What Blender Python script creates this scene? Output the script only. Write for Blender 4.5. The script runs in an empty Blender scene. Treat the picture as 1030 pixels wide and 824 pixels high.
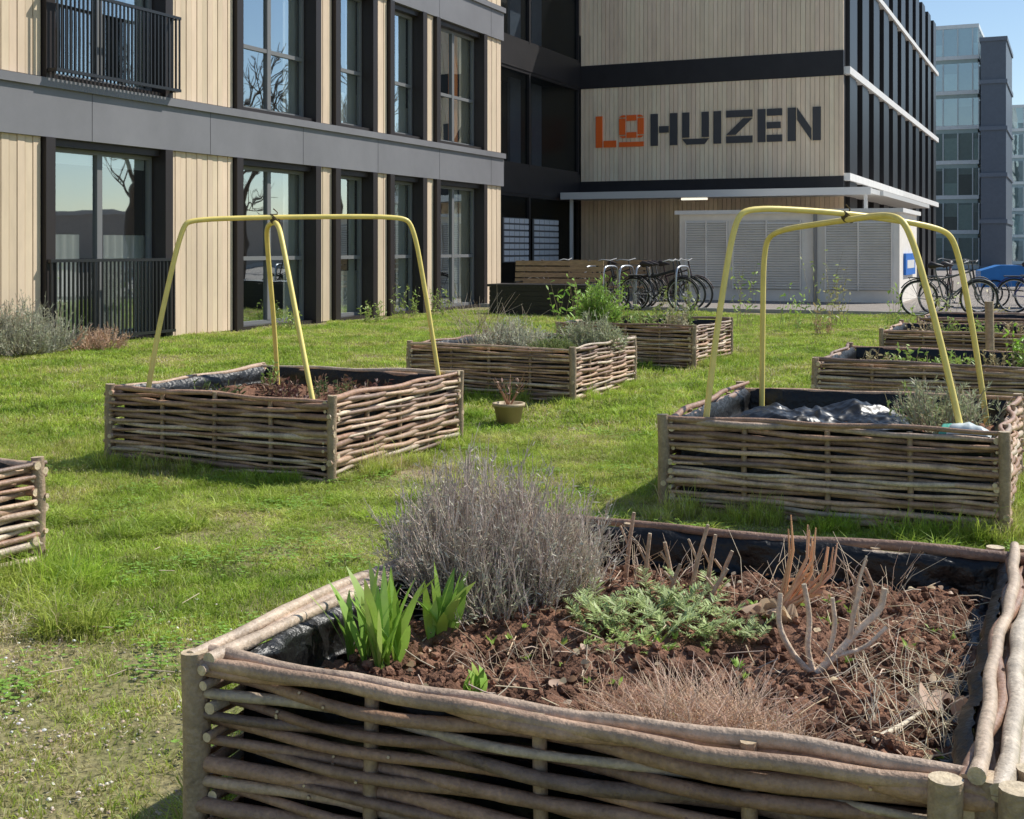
import bpy, math, random
import numpy as np
from mathutils import Vector, noise
ANG=math.radians(24); CA,SA=math.cos(ANG),math.sin(ANG)
def W(p,q): return (CA*p+SA*q, -SA*p+CA*q)
R=random.Random(7)
scene=bpy.context.scene
# ---------------------------------------------------------------- helpers
class MB:
    def __init__(s): s.v=[];s.f=[];s.m=[];s.c=[];s.s=[]
    def add(s,vs,fs,col=(1,1,1),mi=0,sm=False):
        o=len(s.v); s.v.extend(vs)
        for f in fs: s.f.append(tuple(i+o for i in f))
        s.m.extend([mi]*len(fs)); s.s.extend([sm]*len(fs))
        if isinstance(col,list): s.c.extend(col)
        else: s.c.extend([col]*len(vs))
    def box(s,x0,x1,y0,y1,z0,z1,col=(1,1,1),mi=0):
        vs=[(x0,y0,z0),(x1,y0,z0),(x1,y1,z0),(x0,y1,z0),(x0,y0,z1),(x1,y0,z1),(x1,y1,z1),(x0,y1,z1)]
        s.add(vs,[(0,3,2,1),(4,5,6,7),(0,1,5,4),(1,2,6,5),(2,3,7,6),(3,0,4,7)],col,mi)
    def tube(s,pts,rad,n=6,col=(1,1,1),mi=0,cap=None,jit=0,closed=False):
        P=[Vector(p) for p in pts]; k=len(P)
        if not isinstance(rad,(list,tuple)): rad=[rad]*k
        vs=[];cs=[]
        prev=None
        for i in range(k):
            if closed: t=P[(i+1)%k]-P[i-1]
            else: t=P[min(i+1,k-1)]-P[max(i-1,0)]
            if t.length<1e-9: t=Vector((0,0,1))
            t.normalize()
            if prev is None:
                ref=Vector((0,0,1)) if abs(t.z)<.8 else Vector((1,0,0))
                a=t.cross(ref).normalized()
            else:
                a=prev-t*prev.dot(t)
                a=a.normalized() if a.length>1e-6 else t.orthogonal().normalized()
            prev=a; b=t.cross(a)
            cj=1+R.uniform(-jit,jit)
            for j in range(n):
                th=2*math.pi*j/n
                vs.append(tuple(P[i]+(a*math.cos(th)+b*math.sin(th))*rad[i]))
                cs.append((col[0]*cj,col[1]*cj,col[2]*cj))
        fs=[]
        for i in range(k if closed else k-1):
            i2=(i+1)%k
            for j in range(n):
                fs.append((i*n+j,i*n+(j+1)%n,i2*n+(j+1)%n,i2*n+j))
        s.add(vs,fs,cs,mi,True)
        if not closed and n>3:
            cc=cap if cap else col
            s.add(vs[:n],[tuple(range(n))[::-1]],cc,mi); s.add(vs[-n:],[tuple(range(n))],cc,mi)
    def leaf(s,base,d,side,L,w,col,droop=0.0,seg=3,mi=0,fold=0.0):
        base=Vector(base);d=Vector(d).normalized();side=Vector(side)
        side=(side-d*side.dot(d)); side=side.normalized() if side.length>1e-5 else d.orthogonal().normalized()
        vs=[];p=base.copy();dd=d.copy()
        for i in range(seg+1):
            t=i/seg; ww=w*math.sin(math.pi*min(max(t*.86+.1,0),1))
            if i==seg: ww=w*.04
            up=side.cross(dd)
            vs.append(tuple(p-side*ww*.5+up*fold*ww)); vs.append(tuple(p+side*ww*.5+up*fold*ww))
            p=p+dd*(L/seg); dd=(dd+Vector((0,0,-droop/seg))).normalized()
        s.add(vs,[(2*i,2*i+1,2*i+3,2*i+2) for i in range(seg)],col,mi,True)
    def obj(s,name,mats,parent=None,loc=None,rot=None):
        me=bpy.data.meshes.new(name); me.from_pydata(s.v,[],s.f)
        for m in mats: me.materials.append(m)
        me.polygons.foreach_set('material_index',s.m); me.polygons.foreach_set('use_smooth',s.s)
        a=me.color_attributes.new('Col','FLOAT_COLOR','POINT')
        c=np.ones((len(s.v),4),dtype=np.float32); c[:,:3]=np.clip(np.array(s.c,dtype=np.float32),0,.95)
        a.data.foreach_set('color',c.ravel()); me.update()
        o=bpy.data.objects.new(name,me); scene.collection.objects.link(o)
        if parent: o.parent=parent
        if loc: o.location=loc
        if rot is not None: o.rotation_euler=(0,0,rot)
        return o
def empty(name,loc=(0,0,0),rot=0):
    e=bpy.data.objects.new(name,None); e.location=loc; e.rotation_euler=(0,0,rot); e.empty_display_size=.2
    scene.collection.objects.link(e); return e
def M(name,base=(1,1,1),rough=.8,spec=.3,attr=False,ns=None,na=.3,bs=None,bd=.3,metal=0,transl=0,stretch=(1,1,1),emit=0,dirt=0,ds=.35,bdist=.02):
    m=bpy.data.materials.new(name); m.use_nodes=True; nt=m.node_tree; N=nt.nodes; Lk=nt.links
    b=N['Principled BSDF']; b.inputs['Roughness'].default_value=rough; b.inputs['Specular IOR Level'].default_value=spec; b.inputs['Metallic'].default_value=metal
    rgb=N.new('ShaderNodeRGB'); rgb.outputs[0].default_value=(*base,1); cur=rgb.outputs[0]
    if attr:
        a=N.new('ShaderNodeAttribute'); a.attribute_name='Col'
        mu=N.new('ShaderNodeVectorMath'); mu.operation='MULTIPLY'; Lk.new(cur,mu.inputs[0]); Lk.new(a.outputs['Color'],mu.inputs[1]); cur=mu.outputs[0]
    co=N.new('ShaderNodeTexCoord').outputs['Object']
    mp=N.new('ShaderNodeMapping'); mp.inputs['Scale'].default_value=stretch; Lk.new(co,mp.inputs[0]); co=mp.outputs[0]
    def nmul(cur,scale,lo,hi):
        n=N.new('ShaderNodeTexNoise'); n.inputs['Scale'].default_value=scale; n.inputs['Detail'].default_value=6; n.inputs['Roughness'].default_value=.65; Lk.new(co,n.inputs['Vector'])
        r=N.new('ShaderNodeMapRange'); r.inputs[1].default_value=.3; r.inputs[2].default_value=.7; r.inputs[3].default_value=lo; r.inputs[4].default_value=hi; Lk.new(n.outputs['Fac'],r.inputs[0])
        sc=N.new('ShaderNodeVectorMath'); sc.operation='SCALE'; Lk.new(cur,sc.inputs[0]); Lk.new(r.outputs[0],sc.inputs['Scale']); return sc.outputs[0]
    if ns: cur=nmul(cur,ns,1-na,1+na)
    if dirt: cur=nmul(cur,ds,1-dirt,1+dirt*.6)
    Lk.new(cur,b.inputs['Base Color'])
    if bs:
        n=N.new('ShaderNodeTexNoise'); n.inputs['Scale'].default_value=bs; n.inputs['Detail'].default_value=5; Lk.new(co,n.inputs['Vector'])
        bu=N.new('ShaderNodeBump'); bu.inputs['Strength'].default_value=bd; bu.inputs['Distance'].default_value=bdist; Lk.new(n.outputs['Fac'],bu.inputs['Height']); Lk.new(bu.outputs[0],b.inputs['Normal'])
    if emit:
        Lk.new(cur,b.inputs['Emission Color']); b.inputs['Emission Strength'].default_value=emit
    if transl:
        t=N.new('ShaderNodeBsdfTranslucent'); Lk.new(cur,t.inputs[0]); mx=N.new('ShaderNodeMixShader'); mx.inputs[0].default_value=transl
        Lk.new(b.outputs[0],mx.inputs[1]); Lk.new(t.outputs[0],mx.inputs[2]); Lk.new(mx.outputs[0],N['Material Output'].inputs[0])
    return m
# ---------------------------------------------------------------- materials
mBark=M('bark',attr=True,rough=.45,spec=.5,ns=60,na=.22,bs=90,bd=.5,dirt=.35,ds=10,bdist=.01)
mLiner=M('black_liner',(.010,.010,.010),rough=.38,spec=.45,bs=22,bd=.7)
mSoil=M('soil',attr=True,rough=.95,spec=.1,ns=35,na=.4,bs=90,bd=.8)
mLeaf=M('leaf',attr=True,rough=.5,spec=.35,transl=.3,ns=12,na=.15)
mTwig=M('twig',attr=True,rough=.8,spec=.2)
mYel=M('yellow_pipe',(.95,.76,.22),rough=.42,spec=.45,ns=8,na=.10)
mTie=M('tie',(.12,.09,.05),rough=.9)
mClad=M('clad',attr=True,rough=.75,spec=.2,ns=3,na=.10,stretch=(1,1,.25),dirt=.10)
mBlack=M('dark_panel',(.024,.022,.024),rough=.45,spec=.4,ns=1.5,na=.2)
mFasc=M('fascia',(.21,.205,.215),rough=.5,spec=.4,ns=.8,na=.10,dirt=.08,ds=.3)
mFrame=M('frame',(.028,.026,.028),rough=.4)
mSash=M('sash_grey',(.20,.20,.20),rough=.45)
mInter=M('interior',(.07,.06,.05),rough=.9)
mCurt=M('curtain',attr=True,rough=.9,transl=.2)
mWhite=M('white_paint',(.82,.80,.76),rough=.6,ns=2,na=.06)
mUtil=M('utility',(.90,.84,.75),rough=.6,ns=1.5,na=.08,dirt=.06,ds=.8)
mGrill=M('grill',(.55,.52,.48),rough=.5)
mOr=M('orange',(1.0,.17,.03),rough=.5)
mTxt=M('sign_dark',(.07,.07,.075),rough=.5)
mMetal=M('steel',(.45,.46,.48),rough=.35,metal=.9)
mBikeB=M('bike_black',(.02,.02,.022),rough=.35,spec=.5)
mAttr=M('painted',attr=True,rough=.5,spec=.4,ns=5,na=.08)
mWood=M('wood',(.42,.28,.16),rough=.7,ns=6,na=.3,stretch=(1,6,6))
mTube=M('light_tube',(.9,.85,.7),rough=.4,emit=1.2)
mPlas=M('plastic',attr=True,rough=.35,spec=.5,transl=.2)
def glassmat(name,lo,hi,tint,rough,gc=(.85,.93,.97)):
    m=bpy.data.materials.new(name); m.use_nodes=True; nt=m.node_tree;N=nt.nodes;L=nt.links
    N.remove(N['Principled BSDF'])
    g=N.new('ShaderNodeBsdfGlossy'); g.inputs['Roughness'].default_value=rough; g.inputs[0].default_value=(*gc,1)
    t=N.new('ShaderNodeBsdfTransparent'); t.inputs[0].default_value=(*tint,1)
    lw=N.new('ShaderNodeLayerWeight'); lw.inputs[0].default_value=.4
    mr=N.new('ShaderNodeMapRange'); mr.inputs[3].default_value=lo; mr.inputs[4].default_value=hi; L.new(lw.outputs['Facing'],mr.inputs[0])
    n=N.new('ShaderNodeTexNoise'); n.inputs['Scale'].default_value=.7; bu=N.new('ShaderNodeBump'); bu.inputs['Strength'].default_value=.08; bu.inputs['Distance'].default_value=.05
    tc=N.new('ShaderNodeTexCoord'); L.new(tc.outputs['Object'],n.inputs['Vector']); L.new(n.outputs['Fac'],bu.inputs['Height']); L.new(bu.outputs[0],g.inputs['Normal'])
    mx=N.new('ShaderNodeMixShader'); L.new(mr.outputs[0],mx.inputs[0]); L.new(t.outputs[0],mx.inputs[1]); L.new(g.outputs[0],mx.inputs[2]); L.new(mx.outputs[0],N['Material Output'].inputs[0])
    return m
mGlass=glassmat('window_glass',.30,.88,(.85,.90,.88),.012)
mGlassD=glassmat('tinted_glass',.03,.10,(.34,.38,.42),.30)
def grassmat(name,ground=False):
    m=bpy.data.materials.new(name); m.use_nodes=True; nt=m.node_tree;N=nt.nodes;L=nt.links
    b=N['Principled BSDF']; b.inputs['Roughness'].default_value=.5; b.inputs['Specular IOR Level'].default_value=.35
    geo=N.new('ShaderNodeNewGeometry')
    n=N.new('ShaderNodeTexNoise'); n.inputs['Scale'].default_value=.75; n.inputs['Detail'].default_value=8; n.inputs['Roughness'].default_value=.72; L.new(geo.outputs['Position'],n.inputs['Vector'])
    cr=N.new('ShaderNodeValToRGB'); e=cr.color_ramp.elements
    if ground:
        e[0].position=.36; e[0].color=(.13,.15,.035,1); e[1].position=.66; e[1].color=(.38,.31,.17,1)
    else:
        e[0].position=.34; e[0].color=(.27,.44,.045,1); e[1].position=.68; e[1].color=(.72,.64,.30,1)
        k=e.new(.48); k.color=(.48,.64,.085,1); k=e.new(.58); k.color=(.62,.68,.16,1)
    L.new(n.outputs['Fac'],cr.inputs[0]); cur=cr.outputs[0]
    if not ground:
        a=N.new('ShaderNodeAttribute'); a.attribute_name='Col'
        mu=N.new('ShaderNodeVectorMath'); mu.operation='MULTIPLY'; L.new(cur,mu.inputs[0]); L.new(a.outputs['Color'],mu.inputs[1]); cur=mu.outputs[0]
        n3=N.new('ShaderNodeTexNoise'); n3.inputs['Scale'].default_value=2.6; n3.inputs['Detail'].default_value=4; L.new(geo.outputs['Position'],n3.inputs['Vector'])
        r=N.new('ShaderNodeMapRange'); r.inputs[1].default_value=.35; r.inputs[2].default_value=.65; r.inputs[3].default_value=.72; r.inputs[4].default_value=1.1; L.new(n3.outputs['Fac'],r.inputs[0])
        sc=N.new('ShaderNodeVectorMath'); sc.operation='SCALE'; L.new(cur,sc.inputs[0]); L.new(r.outputs[0],sc.inputs['Scale']); cur=sc.outputs[0]
        L.new(cur,b.inputs['Base Color'])
        t=N.new('ShaderNodeBsdfTranslucent'); L.new(cur,t.inputs[0]); mx=N.new('ShaderNodeMixShader'); mx.inputs[0].default_value=.4
        L.new(b.outputs[0],mx.inputs[1]); L.new(t.outputs[0],mx.inputs[2]); L.new(mx.outputs[0],N['Material Output'].inputs[0])
    else:
        n2=N.new('ShaderNodeTexNoise'); n2.inputs['Scale'].default_value=30; n2.inputs['Detail'].default_value=6; L.new(geo.outputs['Position'],n2.inputs['Vector'])
        sc=N.new('ShaderNodeVectorMath'); sc.operation='SCALE'; L.new(cur,sc.inputs[0]); L.new(n2.outputs['Fac'],sc.inputs['Scale'])
        s2=N.new('ShaderNodeVectorMath'); s2.operation='SCALE'; s2.inputs['Scale'].default_value=2; L.new(sc.outputs[0],s2.inputs[0]); L.new(s2.outputs[0],b.inputs['Base Color'])
        bu=N.new('ShaderNodeBump'); bu.inputs['Strength'].default_value=.8; bu.inputs['Distance'].default_value=.03; L.new(n2.outputs['Fac'],bu.inputs['Height']); L.new(bu.outputs[0],b.inputs['Normal'])
    return m
mGrass=grassmat('grass_blades'); mLawn=grassmat('lawn_soil',True)
def pavemat():
    m=bpy.data.materials.new('paving'); m.use_nodes=True; nt=m.node_tree;N=nt.nodes;L=nt.links
    b=N['Principled BSDF']; b.inputs['Roughness'].default_value=.9
    tc=N.new('ShaderNodeTexCoord'); br=N.new('ShaderNodeTexBrick'); br.inputs['Scale'].default_value=3; br.inputs['Color1'].default_value=(.30,.26,.22,1); br.inputs['Color2'].default_value=(.37,.32,.28,1); br.inputs['Mortar'].default_value=(.12,.11,.1,1)
    L.new(tc.outputs['Object'],br.inputs[0]); L.new(br.outputs[0],b.inputs['Base Color']); return m
mPave=pavemat()
# ---------------------------------------------------------------- ground
g=MB(); g.add([(-600,-300,0),(600,-300,0),(600,900,0),(-600,900,0)],[(0,1,2,3)]); g.obj('ground',[mPave],rot=-ANG)
g=MB(); g.add([(-14.8,-12,.006),(14,-12,.006),(14,31,.006),(-14.8,31,.006)],[(0,1,2,3)]); g.obj('lawn',[mLawn],rot=-ANG)
g=MB(); g.box(-14.8,14,31,31.15,0,.1); g.obj('kerb',[M('concrete',(.36,.35,.32),ns=4,na=.15)],rot=-ANG)
# ---------------------------------------------------------------- grass
def grassmesh(name,size,n,h0,h1,w,seed,dryp=.2):
    r=np.random.default_rng(seed)
    x=r.uniform(-size/2,size/2,n);y=r.uniform(-size/2,size/2,n)
    cx=r.uniform(-size/2,size/2,n//40);cy=r.uniform(-size/2,size/2,n//40); k=r.integers(0,len(cx),n); cl=r.random(n)<.5
    x=np.where(cl,cx[k]+r.normal(0,.032*size**.5,n),x); y=np.where(cl,cy[k]+r.normal(0,.032*size**.5,n),y)
    ch=r.uniform(.6,1.45,len(cx)); h=r.uniform(h0,h1,n)*np.where(cl,ch[k],.85)*(1+.5*(r.random(n)<.08)); th=r.uniform(0,2*np.pi,n); ln=r.uniform(.15,1.3,n)*h; ta=r.uniform(0,2*np.pi,n)
    wx=np.cos(th)*w*.5;wy=np.sin(th)*w*.5; lx=np.cos(ta)*ln; ly=np.sin(ta)*ln
    v=np.zeros((n,5,3),dtype=np.float32)
    v[:,0]=np.stack([x-wx,y-wy,0*x],1); v[:,1]=np.stack([x+wx,y+wy,0*x],1)
    v[:,2]=np.stack([x+lx*.35-wx*.8,y+ly*.35-wy*.8,h*.6],1); v[:,3]=np.stack([x+lx*.35+wx*.8,y+ly*.35+wy*.8,h*.6],1)
    v[:,4]=np.stack([x+lx,y+ly,h*(1-.25*(ln/h))],1)
    i=np.arange(n)*5
    quads=np.stack([i,i+1,i+3,i+2],1).tolist(); tris=np.stack([i+2,i+3,i+4],1).tolist()
    me=bpy.data.meshes.new(name); me.from_pydata(v.reshape(-1,3).tolist(),[],quads+tris); me.materials.append(mGrass)
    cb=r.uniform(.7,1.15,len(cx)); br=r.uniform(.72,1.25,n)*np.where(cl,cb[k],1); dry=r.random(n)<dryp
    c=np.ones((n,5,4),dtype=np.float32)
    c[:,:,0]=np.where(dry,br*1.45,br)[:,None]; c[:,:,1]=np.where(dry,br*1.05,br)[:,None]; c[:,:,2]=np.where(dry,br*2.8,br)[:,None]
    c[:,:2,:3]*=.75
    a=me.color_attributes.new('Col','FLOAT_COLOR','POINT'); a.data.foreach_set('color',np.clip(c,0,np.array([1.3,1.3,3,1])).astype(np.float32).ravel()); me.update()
    return me
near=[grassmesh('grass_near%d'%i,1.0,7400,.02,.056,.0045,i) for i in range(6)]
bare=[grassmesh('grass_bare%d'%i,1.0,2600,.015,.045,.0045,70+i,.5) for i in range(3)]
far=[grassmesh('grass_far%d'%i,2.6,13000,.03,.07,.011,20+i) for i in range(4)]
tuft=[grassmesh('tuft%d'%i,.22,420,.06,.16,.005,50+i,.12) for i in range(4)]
turf=empty('grass')
def inst(me,x,y,sx,sz,rz):
    o=bpy.data.objects.new('grass_patch',me); o.location=(x,y,.006); o.scale=(sx,sx,sz); o.rotation_euler=(0,0,rz); o.parent=turf; scene.collection.objects.link(o)
def pq(x,y): return CA*x-SA*y, SA*x+CA*y
y=1.6
while y<11.2:
    hw=.45*y+1.6; x=-hw
    while x<hw:
        p,q=pq(x,y)
        if p>-14.6 and p<14:
            hn=noise.noise(Vector((x*.5,y*.5,3)))
            db=math.hypot(x+1.85,y-4.2)
            if db<.95 or noise.noise(Vector((x*.7,y*.7,21)))>.36: inst(R.choice(bare),x,y,1.0,.8,R.uniform(0,6.28))
            else: inst(R.choice(near),x,y,1.0,max(.4,.9+hn*1.6),R.uniform(0,6.28))
        x+=.8
    y+=.8
y=12.1
while y<41:
    hw=.45*y+5; x=-hw
    while x<hw:
        p,q=pq(x,y)
        if p>-14.2 and p<13 and q<29.8:
            inst(R.choice(far),x,y,1.0,R.uniform(.7,1.3),R.uniform(0,6.28))
        x+=2.05
    y+=2.05
for k in range(330):
    y=R.uniform(3,15); x=R.uniform(-.42*y-.5,.42*y+.5); hn=noise.noise(Vector((x*.6,y*.6,8)))
    if hn>0.0: inst(R.choice(tuft),x,y,R.uniform(.8,1.6),R.uniform(.3,.7),R.uniform(0,6.28))
# ---------------------------------------------------------------- planters
PAL=[(.46,.285,.185),(.56,.39,.27),(.34,.21,.145),(.64,.51,.38),(.50,.33,.22),(.58,.43,.32),(.40,.24,.16),(.30,.20,.15)]
def noisegrid(mb,x0,x1,y0,y1,nx,ny,zf,cf,mi=0):
    vs=[];cs=[]
    for j in range(ny+1):
        for i in range(nx+1):
            x=x0+(x1-x0)*i/nx;y=y0+(y1-y0)*j/ny
            vs.append((x,y,zf(x,y))); cs.append(cf(x,y))
    fs=[(j*(nx+1)+i,j*(nx+1)+i+1,(j+1)*(nx+1)+i+1,(j+1)*(nx+1)+i) for j in range(ny) for i in range(nx)]
    mb.add(vs,fs,cs,mi,True)
def ico():
    t=(1+5**.5)/2
    v=[(-1,t,0),(1,t,0),(-1,-t,0),(1,-t,0),(0,-1,t),(0,1,t),(0,-1,-t),(0,1,-t),(t,0,-1),(t,0,1),(-t,0,-1),(-t,0,1)]
    v=[Vector(a).normalized() for a in v]
    f=[(0,11,5),(0,5,1),(0,1,7),(0,7,10),(0,10,11),(1,5,9),(5,11,4),(11,10,2),(10,7,6),(7,1,8),(3,9,4),(3,4,2),(3,2,6),(3,6,8),(3,8,9),(4,9,5),(2,4,11),(6,2,10),(8,6,7),(9,8,1)]
    return v,f
IV,IF=ico()
def planter(loc,Wd,Dp,H=.58,sides=6,soil=.42,seed=1,near=False):
    rr=random.Random(seed)
    e=empty('woven_planter_box',(loc[0],loc[1],0),-ANG)
    mb=MB()
    faces=[((0,0),(1,0),(0,-1),Wd),((Wd,0),(0,1),(1,0),Dp),((Wd,Dp),(-1,0),(0,1),Wd),((0,Dp),(0,-1),(-1,0),Dp)]
    nst=4
    for fi,(A0,d,n,L) in enumerate(faces):
        sp=L/nst; z=.012; i=0
        while z<H-.008:
            rad=rr.uniform(.0115,.0180)
            if z>H-.05: rad=rr.uniform(.015,.019)
            z+=rad*.93
            c=rr.choice(PAL); b=rr.uniform(.75,1.22)*(.88 if near else 1.05); c=(c[0]*b,c[1]*b,c[2]*b)
            ph=i%2; pts=[];rs=[]; e0=rr.uniform(.01,.06);e1=rr.uniform(.01,.06)
            k=int(L/(sp/(6 if near else 4))); s1=rr.uniform(0,9); tp=rr.choice([-1,1]); sl=rr.uniform(-.008,.008)
            for j in range(k+1):
                s=-e0+(L+e0+e1)*j/k
                off=.025*math.cos(math.pi*s/sp+ph*math.pi)+.006*math.sin(s*7+s1)
                zz=z+.008*math.sin(s*1.9+s1)+.004*math.sin(s*8+s1*2)+sl*(s-L/2)
                pts.append((A0[0]+d[0]*s+n[0]*off,A0[1]+d[1]*s+n[1]*off,zz))
                rs.append(rad*(1+tp*.25*(s/L-.5)*2)*rr.uniform(.93,1.07))
            mb.tube(pts,rs,9 if near else sides,c,0,cap=(.7,.55,.37),jit=.07)
            if near:
                for _ in range(3):
                    j=rr.randrange(2,k-2); P=Vector(pts[j]); a=rr.uniform(-.6,1.2); dv=Vector((n[0]*math.cos(a)+d[0]*.3,n[1]*math.cos(a)+d[1]*.3,math.sin(a))).normalized()
                    mb.tube([P+dv*rs[j]*.7,P+dv*(rs[j]+.006)],[.0055,.004],6,c,0,cap=(.68,.52,.34))
            z+=rad*.93; i+=1
        for j in range(1,nst):
            s=sp*j+rr.uniform(-.02,.02); x=A0[0]+d[0]*s;y=A0[1]+d[1]*s
            mb.tube([(x,y,-.05),(x+rr.uniform(-.008,.008),y,H*.5),(x,y,H+rr.uniform(-.03,.01))],.018,8 if near else 6,(.38,.26,.17),0,cap=(.6,.46,.3),jit=.1)
    mb.obj('wattle_rods',[mBark],e)
    pm=MB()
    for (x,y) in [(-.02,-.02),(Wd+.02,-.02),(Wd+.02,Dp+.02),(-.02,Dp+.02)]:
        pr=rr.uniform(.030,.036); a=rr.uniform(-.012,.012)
        pm.tube([(x,y,-.05),(x+a,y,H*.3),(x,y+a,H*.7),(x+a,y+a,H+rr.uniform(.015,.035))],[pr,pr*.98,pr*1.03,pr],12,(.37,.265,.18),0,cap=(.6,.47,.31),jit=.1)
    pm.obj('corner_posts',[mBark],e)
    lm=MB(); ins=.058
    n=90 if near else 24; m=12 if near else 6
    ring=[(0,0,1,0,Wd),(Wd,0,0,1,Dp),(Wd,Dp,-1,0,Wd),(0,Dp,0,-1,Dp)]
    for ri,(x,y,dx,dy,L) in enumerate(ring):
        vs=[]
        for i in range(n+1):
            s=ins+(L-2*ins)*i/n
            top=H-.012+.018*noise.noise(Vector((s*4,seed,ri*3)))
            lap=.05+.07*noise.noise(Vector((s*2.3,seed+4,ri*5)))+.03*noise.noise(Vector((s*9,seed+4,ri*5)))
            for j in range(m+1):
                t=j/m
                if t<.35: o=ins+max(lap,0)*(1-t/.35)+.012; zz=soil-.005+.03*noise.noise(Vector((s*12,t*6,seed+ri)))
                else:
                    u=(t-.35)/.65; zz=soil-.005+(top-soil+.005)*u; o=ins+.012*(1-u)
                o+=.018*noise.noise(Vector((s*9,zz*14,seed+ri)))+.010*noise.noise(Vector((s*30,zz*30,seed)))
                if j==m: o-=.03
                vs.append((x+dx*s-dy*o,y+dy*s+dx*o,zz))
        lm.add(vs,[(i*(m+1)+j,(i+1)*(m+1)+j,(i+1)*(m+1)+j+1,i*(m+1)+j+1) for i in range(n) for j in range(m)],(1,1,1),0,True)
        o=ins+.004; lm.add([(x+dx*ins-dy*o,y+dy*ins+dx*o,.03),(x+dx*(L-ins)-dy*o,y+dy*(L-ins)+dx*o,.03),(x+dx*(L-ins)-dy*o,y+dy*(L-ins)+dx*o,soil+.03),(x+dx*ins-dy*o,y+dy*ins+dx*o,soil+.03)],[(0,1,2,3)])
    lm.obj('liner',[mLiner],e)
    sm=MB(); ng=150 if near else 30
    def zf(x,y):
        ed=min(x,y,Wd-x,Dp-y)
        v=soil+.05*noise.noise(Vector((x*3,y*3,seed)))+.032*noise.noise(Vector((x*11,y*11,seed)))+.02*noise.noise(Vector((x*32,y*32,seed)))
        if ed<.2: v-=.04*(1-ed/.2)
        return v
    def cf(x,y):
        t=.5+.9*noise.noise(Vector((x*5,y*5,seed+9)))+.4*noise.noise(Vector((x*40,y*40,seed)));t=min(max(t,0),1)
        return (.115+.18*t,.062+.098*t,.042+.062*t)
    noisegrid(sm,.06,Wd-.06,.06,Dp-.06,ng,ng,zf,cf)
    for i in range(6500 if near else 130):
        x=rr.uniform(.1,Wd-.1);y=rr.uniform(.1,Dp-.1); s=.003+.017*rr.random()**3.5 if near else rr.uniform(.008,.025)
        z=zf(x,y)+s*.3; j=rr.uniform(.6,1.5); t=cf(x,y)
        sm.add([(x+v.x*s*rr.uniform(.7,1.3),y+v.y*s*rr.uniform(.7,1.3),z+v.z*s*rr.uniform(.5,1)) for v in IV],IF,(t[0]*j,t[1]*j,t[2]*j))
    sm.obj('soil',[mSoil],e)
    for k in range(34):
        fi=rr.randrange(4); A0,d,n_,L=faces[fi]; s=rr.uniform(0,L); x=A0[0]+d[0]*s+n_[0]*.1;y=A0[1]+d[1]*s+n_[1]*.1
        X,Y=W(x,y); inst(R.choice(tuft),loc[0]+X,loc[1]+Y,rr.uniform(.7,1.2),rr.uniform(.5,1.2),rr.uniform(0,6))
    return e,zf
OA=(-.765,3.2); HA=.565; WA=1.83; DA=1.94
bedA,zA=planter(OA,WA,DA,H=HA,seed=3,near=True,soil=.44)
bedB,zB=planter((-2.95,9.32),1.88,1.9,seed=4,sides=7,soil=.44)
Cx=-2.29-1.9*CA-1.9*SA; Cy=6.05+1.9*SA-1.9*CA
bedC,_=planter((Cx,Cy),1.9,1.9,seed=5,sides=7)
bedD,_=planter((.95,7.65),1.88,1.9,seed=6,sides=7)
bedE,_=planter((-1.08,13.55),1.85,1.9,seed=7)
bedF,_=planter((.66,17.2),1.85,1.9,seed=8)
bedG,_=planter((2.78,11.5),1.9,1.9,seed=9)
bedH,_=planter((4.65,15.8),1.9,1.9,seed=10)
bedI,_=planter((5.95,18.4),1.9,1.9,seed=11)
mb=MB()
for i,(xo,zz,rad) in enumerate([(.045,.57,.021),(-.005,.585,.017),(.068,.53,.024),(.06,.485,.022),(.07,.44,.02)]):
    pts=[];rs=[]
    for j in range(25):
        s=-.05+2.03*j/24
        pts.append((WA+xo+.008*math.sin(s*5+i*.9)+.003*math.sin(s*17+i),s,zz+.007*math.sin(s*3+i*1.5)+.003*math.sin(s*13+i))); rs.append(rad*R.uniform(.9,1.08))
    mb.tube(pts,rs,12,[(.62,.52,.40),(.56,.43,.31),(.64,.54,.43),(.56,.41,.30),(.56,.45,.34)][i],0,cap=(.66,.53,.35),jit=.1)
for (x,y,h,rad) in [(WA-.06,-.065,.585,.033),(WA+.07,-.07,.59,.036),(WA+.09,.05,.585,.03),(WA-.08,DA+.04,.585,.03)]:
    mb.tube([(x,y,-.05),(x,y,.3),(x+.006,y,h)],[rad,rad*1.04,rad],14,(.46,.34,.22),0,cap=(.66,.53,.35),jit=.1)
for i,(yo,zz) in enumerate([(-.032,.563),(.016,.572)]):
    pts=[(-.03+1.9*j/26,yo+.007*math.sin(j*.6+i*2),zz+.008*math.sin(j*.27+i*2)+.003*math.sin(j*1.3)-.01) for j in range(27)]
    mb.tube(pts,[R.uniform(.0155,.019) for _ in pts],12,[(.46,.31,.21),(.54,.40,.29)][i],0,cap=(.66,.53,.35),jit=.1)
for i,(xo,zz) in enumerate([(-.03,.572),(.02,.566)]):
    pts=[(xo+.007*math.sin(j*.6+i),-.04+2.0*j/24,zz+.008*math.sin(j*.3+i*2)) for j in range(25)]
    mb.tube(pts,[R.uniform(.015,.019) for _ in pts],12,(.58,.45,.33),0,cap=(.66,.53,.35),jit=.1)
mb.obj('rim_logs',[mBark],bedA)
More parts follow.
